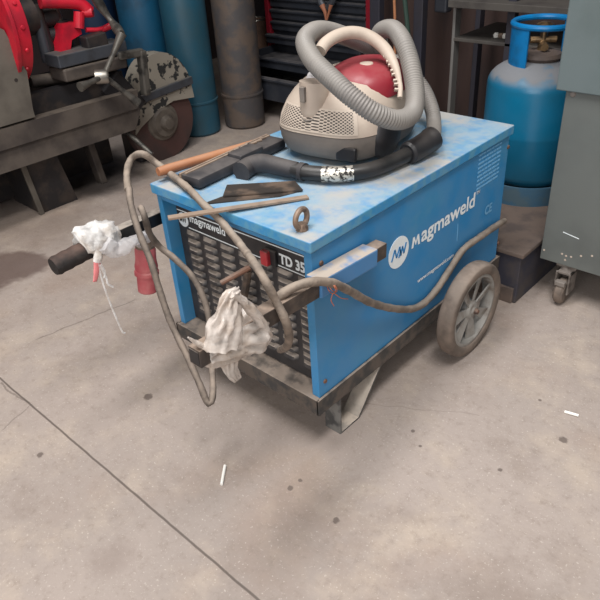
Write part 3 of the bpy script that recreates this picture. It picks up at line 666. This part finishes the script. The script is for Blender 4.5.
# collar: two opposite shield plates joined by a top ring
bm = B(); RC = .088
torus(bm, LC+Zv*.508, (0, 0, 1), RC, .0085, 44, 10)
def shield(a0, a1):
    n = 10; rr_ = []
    for i in range(n+1):
        a_ = a0+(a1-a0)*i/n; c_, s_ = math.cos(a_), math.sin(a_)
        rr_.append([bm.verts.new(LC+Vector((c_*R_, s_*R_, z))) for R_, z in ((RC-.003, .378), (RC+.003, .378), (RC+.004, .508), (RC-.003, .508))])
    for p_, q_ in zip(rr_, rr_[1:]):
        for j in range(4): bm.faces.new((p_[j], p_[(j+1) % 4], q_[(j+1) % 4], q_[j]))
    bm.faces.new(rr_[0]); bm.faces.new(rr_[-1][::-1])
shield(math.radians(195), math.radians(268)); shield(math.radians(5), math.radians(75)); obj('valve_collar', bm, M['lpg_collar'], lp, True)
bm = B(); rev(bm, [(0, .434), (.035, .434), (.055, .427), (.06, .417), (.05, .404), (0, .404)], LC, (0, 0, 1), 28); obj('valve_plate', bm, M['stand'], lp, True)
bm = B(); rev(bm, [(.014, .42), (.014, .455), (.01, .46), (.01, .485), (.022, .487), (.024, .505), (.012, .51), (0, .51)], LC, (0, 0, 1), 16); tube(bm, [LC+Vector((-.03, -.02, .462)), LC+Vector((.03, .02, .462))], .009, 10); tube(bm, [LC+Vector((.0, 0, .45)), LC+Vector((.02, -.03, .448))], .011, 10); obj('valve', bm, M['brass'], lp, True)

# ------------------------------------------------------------------ grey cabinet on castors
gc = thing('rolling_cabinet', 'grey green steel cabinet on castors at the right edge of the picture', 'cabinet', (.45, 1.1, 0))
y0 = .855
bm = B(); box(bm, (.0795, y0, .12), (.80, y0+.5, .60), .002); obj('lower_body', bm, M['cab_low'], gc)
xl = hy(555.6, 90, y0-.012); bm = B(); box(bm, (xl.x, y0-.012, xl.z), (.82, y0+.52, 1.15), .003); obj('upper_body', bm, M['cab'], gc)
for (px2, py2) in ((562, 254), (566, 256), (571, 257), (565, 260), (581, 256), (592, 256), (544, 250)):
    p = hy(px2, py2, y0); bm = B(); rev(bm, [(0, .0006), (random.uniform(.0015, .0032), .0005), (.0033, 0)], p, (0, -1, 0), 7); obj('paint_chip', bm, M['vac_beige'], gc)
bm = B()
frame_box(bm, hy(563, 232, y0-.0003), hy(579, 239, y0-.0003), .0006, .002, upv=Zv); obj('paint_scratch', bm, M['white'], gc)
bm = B(); rev(bm, [(0, .004), (.006, .003), (.008, 0)], hy(573, 94, y0), (0, -1, 0), 12); obj('cabinet_bolt', bm, M['caster'], gc, True)
def caster(x, y):
    bm = B(); box(bm, (x-.028, y-.02, .112), (x+.028, y+.04, .12), .001); rev(bm, [(0, .112), (.02, .112), (.022, .1), (0, .1)], (x, y, 0), (0, 0, 1), 20)
    box(bm, (x-.021, y-.034, .035), (x-.016, y+.012, .102), .001); box(bm, (x+.016, y-.034, .035), (x+.021, y+.012, .102), .001); box(bm, (x-.021, y-.03, .095), (x+.021, y+.012, .102), .001)
    f_ = obj('castor', bm, M['caster'], gc)
    bm = B(); box(bm, (x-.014, y-.05, .066), (x+.014, y-.034, .080), .002); obj('castor_brake', bm, M['caster'], f_)
    bm = B(); rev(bm, [(0, -.0135), (.032, -.0135), (.038, -.008), (.038, .008), (.032, .0135), (0, .0135)], (x, y-.018, .0385), (1, 0, 0), 28); obj('castor_wheel', bm, M['tire'], f_, True)
caster(.155, .880); caster(.72, .885); caster(.150, 1.30); caster(.72, 1.30)

# ------------------------------------------------------------------ lathe-like machine, left
XF = -1.60
la = thing('metal_lathe', 'oily grey lathe with red ring chuck and three arm lever, left background', 'lathe', (-1.75, .3, 0))
bm = B()
prism(bm, [(XF, -1.0, .245), (XF, .70, .235), (XF, .735, .30), (XF, .735, .385), (XF, -1.0, .395)], (-.30, 0, 0))
prism(bm, [(XF+.012, -1.0, .325), (XF+.012, .72, .318), (XF+.012, .735, .388), (XF+.012, -1.0, .398)], (-.05, 0, 0))
obj('bed', bm, M['lathe'], la)
bm = B(); box(bm, (XF-.09, -1.0, .385), (XF-.05, .72, .46)); box(bm, (XF-.28, -1.0, .39), (XF-.24, .74, .47)); obj('bed_rails', bm, M['lathe_dark'], la)
bm = B(); p1, p2, p3 = hx(33, 109, XF+.014), hx(27, 72, XF+.014), hx(4, 30, XF+.014)
prism(bm, [p1, p2, p3, Vector((XF+.014, .12, .80)), Vector((XF+.014, -.6, .80)), Vector((XF+.014, -.6, .40)), Vector((XF+.014, p1.y, .40))], (-.16, 0, 0)); hs = obj('headstock', bm, M['lathe_head'], la)
bm = B(); p = hx(16, 80, XF+.0145); rev(bm, [(0, .001), (.006, .001), (.006, 0)], p, (1, 0, 0), 12); obj('oil_hole', bm, M['lathe_dark'], hs)
# ring chuck
RCt = Vector((-1.76, .275, .70)); bm = B()
rev(bm, [(.135, 0), (.225, 0), (.225, .012), (.215, .018), (.215, .06), (.205, .066), (.135, .066)], RCt, (0, 1, 0), 56, True); rg = obj('ring_chuck', bm, M['red_paint'], la, True)
for i in range(18):
    a_ = 2*PI*i/18; q = RCt+Vector((math.cos(a_)*.2155, .039, math.sin(a_)*.2155)); bm = B(); rev(bm, [(0, .006), (.006, .005), (.008, 0)], q, (math.cos(a_), 0, math.sin(a_)), 10); obj('ring_bolt', bm, M['red_paint'], rg, True)
bm = B(); rev(bm, [(0, 0), (.125, 0), (.125, .08), (.07, .10), (.07, .18), (0, .18)], RCt, (0, 1, 0), 32); obj('spindle', bm, M['lathe_dark'], la, True)
# dark workings behind
for (pa, pb, r_, m_) in (((30, 82), (100, 72), .022, 'lathe'), ((32, 100), (110, 84), .010, 'lathe_dark'), ((35, 5), (50, 50), .02, 'lathe_dark'), ((52, 0), (66, 42), .016, 'lever'), ((38, 20), (48, 62), .02, 'slate'), ((60, 20), (70, 60), .028, 'lathe_dark')):
    bm = B(); a_, b_ = hx(*pa, XF-.12), hx(*pb, XF-.12); tube(bm, resample([a_, b_], .05), r_, 14); obj('machine_rod', bm, M[m_], la, True)
for (q, r_) in (((42, 18), .035), ((46, 36), .03), ((50, 56), .035)):
    bm = B(); c_ = hx(*q, XF-.14); rev(bm, [(0, 0), (r_, 0), (r_, .05), (r_*.6, .055), (0, .055)], c_, (.2, 1, 0), 18); obj('gear_block', bm, M['lathe_dark'], la, True)
bm = B(); a_, b_ = hx(56, 62, XF-.02), hx(124, 46, XF-.02); frame_box(bm, a_, b_, .10, .045, .004, off=(-.03, 0)); cs = obj('cross_slide', bm, M['slate'], la)
bm = B(); a_, b_ = hx(64, 75, XF-.0), hx(126, 60, XF-.0); frame_box(bm, a_-Zv*.005, b_-Zv*.005, .11, .045, .006, off=(-.05, 0)); obj('carriage', bm, M['lathe'], la)
bm = B(); frame_box(bm, hx(110, 80, XF-.03), hx(140, 112, XF-.03), .10, .11, .01, off=(-.05, 0)); obj('apron', bm, M['lathe_dark'], la)
# red tool holders
bm = B(); tube(bm, spline([hx(40, 2, XF-.08), hx(62, 2, XF-.07), hx(80, 4, XF-.06), hx(90, 12, XF-.05)], 6), .022, 14); rev(bm, [(0, -.02), (.018, -.018), (.02, 0), (.018, .018), (0, .02)], hx(88, 12, XF-.05), (.6, .6, 0), 16)
obj('red_clamp_arm', bm, M['red_paint'], la, True)
bm = B(); pA = [hx(63, 24, XF-.06), hx(79, 22, XF-.06), hx(82, 34, XF-.06), hx(72, 40, XF-.06), hx(70, 56, XF-.06), hx(60, 56, XF-.06)]; prism(bm, pA, (-.06, 0, 0)); rev(bm, [(0, -.03), (.02, -.028), (.02, .028), (0, .03)], hx(79, 20, XF-.06), (0, .3, 1), 16); obj('red_bracket', bm, M['red_paint'], la)
bm = B(); tube(bm, resample([hx(86, 30, XF-.06), hx(100, 30, XF-.05), hx(106, 28, XF-.05)], .03), .009, 12); rev(bm, [(0, -.022), (.012, -.02), (.012, .02), (0, .022)], hx(106, 28, XF-.05), (.3, 1, .3), 14); obj('red_handle_tip', bm, M['red_paint'], la, True)
bm = B(); frame_box(bm, hx(84, 44, XF-.03), hx(104, 38, XF-.03), .05, .05, .005); obj('tool_post', bm, M['lathe_dark'], la)
# three arm lever
hubp = hx(104, 76, XF+.08); bm = B(); rev(bm, [(0, .0), (.026, 0), (.026, .04), (.022, .046), (0, .046)], hubp-Vector((.018, .024, 0)), (.6, .8, -.05), 22); lv = obj('lever_hub', bm, M['chrome'], la, True)
for pa in ((122, 33), (80, 87), (138, 103)):
    bm = B(); q = hx(*pa, XF+.10); tube(bm, resample([hubp, hubp.lerp(q, .6), q], .02), .01, 12, rf=lambda t, i: .010+.008*max(0, t-.6)/.4); obj('lever_arm', bm, M['lever'], lv, True)
bm = B(); tube(bm, resample(spline([hx(121, 34, XF+.09), hx(112, 22, XF+.02), hx(102, 8, XF+.0), hx(92, -8, XF)], 5), .02), .012, 12, rf=lambda t, i: .015+.004*math.sin(i)); obj('upper_lever', bm, M['lever'], la, True)
bm = B(); frame_box(bm, hx(141, 50, XF-.0), hx(146, 95, XF-.0), .03, .035, .006, upv=X); frame_box(bm, hx(118, 56, XF-.0), hx(142, 52, XF-.0), .03, .03, .006); obj('end_bracket', bm, M['lever'], la)
# pedestal and legs
bm = B(); pq = [hx(20, 164, -1.7), hx(40, 209, -1.7), hx(71, 191, -1.7), hx(52, 150, -1.7)]
pq = [Vector((-1.7, pq[0].y, .27)), Vector((-1.7, pq[1].y, .0)), Vector((-1.7, pq[2].y+.02, .0)), Vector((-1.7, pq[3].y, .27))]
prism(bm, pq, (-.22, 0, 0)); pd = obj('pedestal', bm, M['lathe_dark'], la)
bm = B(); frame_box(bm, pq[0]+Vector((.006, 0, 0)), pq[1]+Vector((.006, 0.0, 0)), .02, .014, .002, upv=X); obj('pedestal_edge', bm, M['lathe_head'], pd)
bm = B(); q = hz(102, 182, .0); frame_box(bm, q, Vector((q.x+.0, q.y-.03, .26)), .03, .05, .004, upv=X); obj('support_leg', bm, M['lathe'], la)
bm = B(); a_ = hx(127, 132, -1.66); b_ = hx(152, 154, -1.55); tube(bm, resample([a_, b_], .05), .010, 12); obj('drain_pipe', bm, M['lever'], la, True)
bm = B(); box(bm, (-1.93, -1.0, .02), (-1.90, .74, .39), .004); obj('shade_sheet', bm, M['lathe_dark'], la)  # dark sheet added beneath the bed, standing in for the shade there

# ------------------------------------------------------------------ disc with chipped guard
GX = -1.78
gr = thing('abrasive_cutter', 'large red brown disc with chipped grey guard right of the lathe', 'cutting machine', (GX, .98, 0))
hc = hx(160, 121, GX); rd = hc.z-hx(163, 159, GX).z
bm = B(); rev(bm, [(0, -.02), (rd, -.02), (rd+.004, -.01), (rd+.004, .01), (rd, .02), (rd*.55, .022), (0, .022)], hc, (1, 0, 0), 56); dk = obj('disc', bm, M['disc'], gr, True)
bm = B(); rev(bm, [(0, .075), (.025, .072), (.035, .05), (.06, .048), (.07, .03), (.08, .028), (.085, .02), (0, .02)], hc, (1, 0, 0), 36); obj('disc_hub', bm, M['hub'], dk, True)
# guard: half shell above a slanted chord
ga, gb = hx(135, 108, GX+.03), hx(192, 86, GX+.03); ch = (gb-ga).normalized(); gm = ga.lerp(gb, .5)
upg = Vector((0, -ch.z, ch.y)); gr_ = (gb-ga).length/2; pts = []
top = hx(153, 54, GX+.03); hh = (top-gm).dot(upg)
for i in range(25):
    a_ = PI*i/24; pts.append(gm+ch*math.cos(a_)*gr_+upg*math.sin(a_)*hh)
bm = B(); prism(bm, pts, (-.07, 0, 0)); gd = obj('blade_guard', bm, M['guard'], gr)
bm = B(); frame_box(bm, ga-upg*.004+X*.008, gb-upg*.0+X*.008, .016, .035, .004, upv=upg, off=(0, .03)); obj('guard_rib', bm, M['slate'], gd)
bm = B(); prism(bm, [ga+upg*.01, ga.lerp(gb, .98)+upg*.01, ga.lerp(gb, .99)-upg*.05, ga.lerp(gb, .62)-upg*.03, ga.lerp(gb, .3)-upg*.05, ga-upg*.09, ga-upg*.11-ch*.03], (.006, 0, 0)); obj('guard_flap', bm, M['guard'], gd)
bm = B(); box(bm, (GX-.16, hc.y-.12, 0), (GX-.03, hc.y+.10, .12), .01); box(bm, (GX-.14, hc.y-.04, .1), (GX-.04, hc.y+.04, hc.z+.03), .01); obj('cutter_base', bm, M['lathe_dark'], gr)

# ------------------------------------------------------------------ gas cylinders along the back
def cyl(px, py, r, m, label, h=1.45, band=.165):
    b_ = hz(px, py, 0)+Vector((-.7, .7, 0))*r
    t = thing('gas_cylinder', label, 'gas cylinder', (b_.x, b_.y, 0), 'tall gas cylinders standing at the back wall')
    bm = B(); pr = [(0, 0), (r-.01, 0), (r, .012), (r, h-.16)]
    for i in range(1, 7): a_ = PI/2*i/6; pr.append((r*math.cos(a_)*.85+.03*(i/6) if i else r, h-.16+.12*math.sin(a_)))
    pr += [(.025, h), (0, h)]
    rev(bm, pr, (b_.x, b_.y, 0), (0, 0, 1), 40); obj('cylinder_body', bm, m, t, True)
    bm = B(); rev(bm, [(r+.0, band-.006), (r+.005, band-.004), (r+.005, band+.004), (r, band+.006)], (b_.x, b_.y, 0), (0, 0, 1), 40, True); obj('base_band', bm, m, t, True)
    bm = B(); rev(bm, [(.02, h-.01), (.02, h+.04), (.03, h+.045), (.03, h+.07), (0, h+.075)], (b_.x, b_.y, 0), (0, 0, 1), 14); obj('valve', bm, M['brass'], t, True)
    return t
cyl(245, 130, .103, M['gas_grey'], 'scuffed bare grey gas cylinder, rightmost of the tall cylinders')
cyl(199, 138, .105, M['gas_teal'], 'teal gas cylinder between the bright blue cylinder and the bare grey one')
cyl(158, 133, .108, M['gas_blue'], 'bright blue gas cylinder standing directly behind the chipped disc guard')
cyl(113, 120, .108, M['gas_navy'], 'dark navy gas cylinder half hidden behind the lathe levers')
bc = Vector((hy(258.5, 60, 2.12).x, 2.12, 0)); bm = B(); zt2 = hy(262, 20, bc.y).z
rev(bm, [(0, 0), (.066, 0), (.066, zt2), (.05, zt2), (.05, zt2-.02), (0, zt2-.02)], bc, (0, 0, 1), 28); t = single('brown_tube', bm, M['can'], 'narrow brown tube with bright rim between grey cylinder and tool chest', 'tube', bc, smooth=True)
bm = B(); torus(bm, Vector((bc.x, bc.y, zt2)), (0, 0, 1), .060, .007, 28, 8); obj('bright_rim', bm, M['chrome'], t, True)

# ------------------------------------------------------------------ tool chest
yc = 1.98; xa = hy(272, 30, yc).x; xb = xa+.66
tcst = thing('tool_chest', 'black tool chest with open lower drawers in a red frame, behind the vacuum', 'tool chest', ((xa+xb)/2, yc+.2, 0))
bm = B(); box(bm, (xa-.01, yc+.02, .08), (xb+.01, yc+.42, 1.1), .004); obj('chest_body', bm, M['chest'], tcst)
for (xq) in (xa-.035, xb+.005):
    bm = B(); box(bm, (xq, yc-.01, .0), (xq+.03, yc+.03, 1.2), .003); obj('red_post', bm, M['red_frame'], tcst)
zz = .105
for i, (h_, op) in enumerate(((.125, .38), (.065, .27), (.06, .05), (.06, .0), (.06, .0), (.06, .0), (.06, .0), (.06, .0), (.06, .0), (.06, 0), (.06, 0))):
    bm = B(); box(bm, (xa, yc-op, zz), (xb, yc-op+.02, zz+h_-.012), .003); box(bm, (xa, yc-op-.012, zz+h_-.026), (xb, yc-op, zz+h_-.014), .003)
    if op:
        box(bm, (xa+.004, yc-op+.02, zz), (xa+.01, yc+.02, zz+h_-.02)); box(bm, (xb-.01, yc-op+.02, zz), (xb-.004, yc+.02, zz+h_-.02)); box(bm, (xa+.004, yc-op+.01, zz), (xb-.004, yc+.02, zz+.006))
    obj('drawer', bm, M['chest'], tcst); zz += h_
bm = B(); box(bm, (xa+.02, yc-.02, .03), (xb-.02, yc+.02, .07), .003); obj('lower_rail', bm, M['red_frame'], tcst)
# pliers hanging in front of chest
yp = yc-.05; pb_ = thing('hanging_pliers', 'dark pliers with orange tips hanging in front of the tool chest', 'pliers', hy(325, 19, yp))
bm = B(); tube(bm, spline([hy(318, -14, yp), hy(320, 0, yp), hy(324, 8, yp)], 4), .017, 10); tube(bm, spline([hy(336, -14, yp), hy(333, 0, yp), hy(328, 8, yp)], 4), .017, 10); obj('plier_handles', bm, M['slate'], pb_, True)
bm = B(); tube(bm, spline([hy(322, 5, yp-.012), hy(325, 12, yp-.012), hy(326, 20, yp-.012)], 4), .014, 10, rf=lambda t, i: .014-.009*t); tube(bm, spline([hy(331, 5, yp-.012), hy(329, 12, yp-.012), hy(327, 20, yp-.012)], 4), .012, 10, rf=lambda t, i: .010-.006*t); obj('plier_tips', bm, M['orange'], pb_, True)

# ------------------------------------------------------------------ rack in the dark middle
yr = 1.85
rk = thing('storage_rack', 'dark steel storage rack with thin uprights behind the welder lid', 'rack', (-.6, yr+.1, 0))
def post(px0, py0, px1, y, w, m, name='rack_post', top=1.3):
    a_ = hy(px0, py0, y); x = a_.x; bm = B(); box(bm, (x-w/2, y-.02, 0), (x+w/2, y+.02, top), .003); return obj(name, bm, M[m], rk)
post(377, 20, 0, yr, .055, 'rack'); post(420, 30, 0, yr-.1, .045, 'rack'); post(455.5, 40, 0, yr-.35, .012, 'rack_light', 'upright_rod'); post(475, 80, 0, yr, .022, 'rack')
xr = hy(511, 40, yr-.35).x; bm = B(); box(bm, (xr-.014, yr-.37, 0), (xr+.014, yr-.34, 1.3), .002); obj('rack_post', bm, M['rack'], rk)
zs = hy(480, 39, yr-.35).z; xs0 = hy(456, 38, yr-.35).x
bm = B(); box(bm, (xs0, yr-.37, zs-.012), (xr+.45, yr-.05, zs), .002); obj('rack_shelf', bm, M['shelf'], rk)
zs2 = hy(520, 5, yr-.4).z; bm = B(); box(bm, (xs0, yr-.42, zs2-.02), (xr+.55, yr-.02, zs2+.004), .002); obj('rack_shelf', bm, M['shelf'], rk)
bm = B(); box(bm, (max(hy(352, 50, 2.02).x, xb+.05), 2.02, 0), (.75, 2.05, 1.4), .004); obj('brown_back_panel', bm, mat('brown_board', (62, 46, 42), .8, 0, (48, 38, 38), 3, stretch=(4, 4, .5)), rk)
bm = B(); x_ = hy(449, 20, yr).x; box(bm, (x_-.04, yr-.06, .55), (x_+.02, yr-.01, .85), .008); obj('hanging_box', bm, M['chest'], rk)
for i, (px2, col) in enumerate(((496, 'paper'), (501, 'strip'), (505, 'paper'))):
    p = hz(px2, 36, zs); p = hy(px2, 36, yr-.30); bm = B(); rev(bm, [(0, 0), (.009, 0), (.011, .008), (.006, .016), (0, .017)], (p.x, yr-.30, zs), (0, 0, 1), 12)
    single('small_fitting', bm, M[col], ('leftmost pale fitting on the rack shelf beside the gas bottle', 'brown fitting in the middle of the row on the rack shelf', 'rightmost pale fitting on the rack shelf beside the gas bottle')[i], 'fitting', (p.x, yr-.30, zs), 'small fittings on the rack shelf', True)
for (q0_, q1_, r_, m_, lb) in (((394, -8), (395, 32), .006, 'wood', 'thin tan rod standing upright behind the coiled vacuum hose'), ((404, -8), (409, 48), .010, 'green', 'dark green bent rod right of the thin tan rod')):
    bm = B(); yy = yr-.16; a_, b_ = hy(*q0_, yy), hy(*q1_, yy); bx_ = Vector((b_.x, yy, 0)); tube(bm, resample(spline([Vector((a_.x, yy, a_.z)), b_, bx_+Zv*.2, bx_], 5), .03), r_, 10)
    single('thin_rod', bm, M[m_], lb, 'rod', bx_, 'thin rods standing behind the vacuum', True)
bm = B(); pk = hz(438, 98, .0); pk = dp(437.5, 97.5, 1.78); rev(bm, [(0, -.006), (.006, -.004), (.007, .002), (.003, .006), (0, .006)], pk, (1, 0, .4), 12)
bm.free()

# ------------------------------------------------------------------ little white sticks on the floor
for (a_, b_, lb) in (((225, 465.5), (221.5, 484.5), 'white stick on the floor in front of the welder, the one nearer the middle'), ((564.5, 411.5), (578.5, 415.5), 'short white stick lying on the floor right of the trolley wheel')):
    bm = B(); p, q = hz(*a_, .0035), hz(*b_, .0035); tube(bm, resample([p, q], .01), .0033, 10); single('white_stick', bm, M['paper'], lb, 'stick', ((p+q)/2-Zv*.0035), 'white sticks on the floor', True)

# ------------------------------------------------------------------ light
sc = bpy.context.scene
w = bpy.data.worlds.new('world'); sc.world = w; w.use_nodes = True
bg = w.node_tree.nodes['Background']; bg.inputs[0].default_value = (1, .98, .965, 1); bg.inputs[1].default_value = .45
def area(name, loc, tgt, sx, sy, e, col=(1, .982, .962)):
    ld = bpy.data.lights.new(name, 'AREA'); ld.shape = 'RECTANGLE'; ld.size = sx; ld.size_y = sy; ld.energy = e; ld.color = col
    o = bpy.data.objects.new(name, ld); COL.objects.link(o); o.location = loc; o.rotation_euler = (Vector(tgt)-Vector(loc)).to_track_quat('-Z', 'Y').to_euler(); return o
area('door_daylight', (1.4, -4.2, 2.2), (-.2, .2, .3), 3.2, 2.6, 120)
area('roof_light', (-.5, -.5, 3.3), (-.5, -.4, 0), .6, 1.6, 75)
area('roof_light', (.9, -.5, 3.3), (.9, -.4, 0), .6, 1.6, 75)
sc.view_settings.view_transform = 'Standard'; sc.view_settings.look = 'None'; sc.view_settings.gamma = 1; sc.view_settings.use_curve_mapping = False
sc.view_settings.exposure = -0.06
for o in list(bpy.data.objects):
    if '_o' in o: del o['_o']
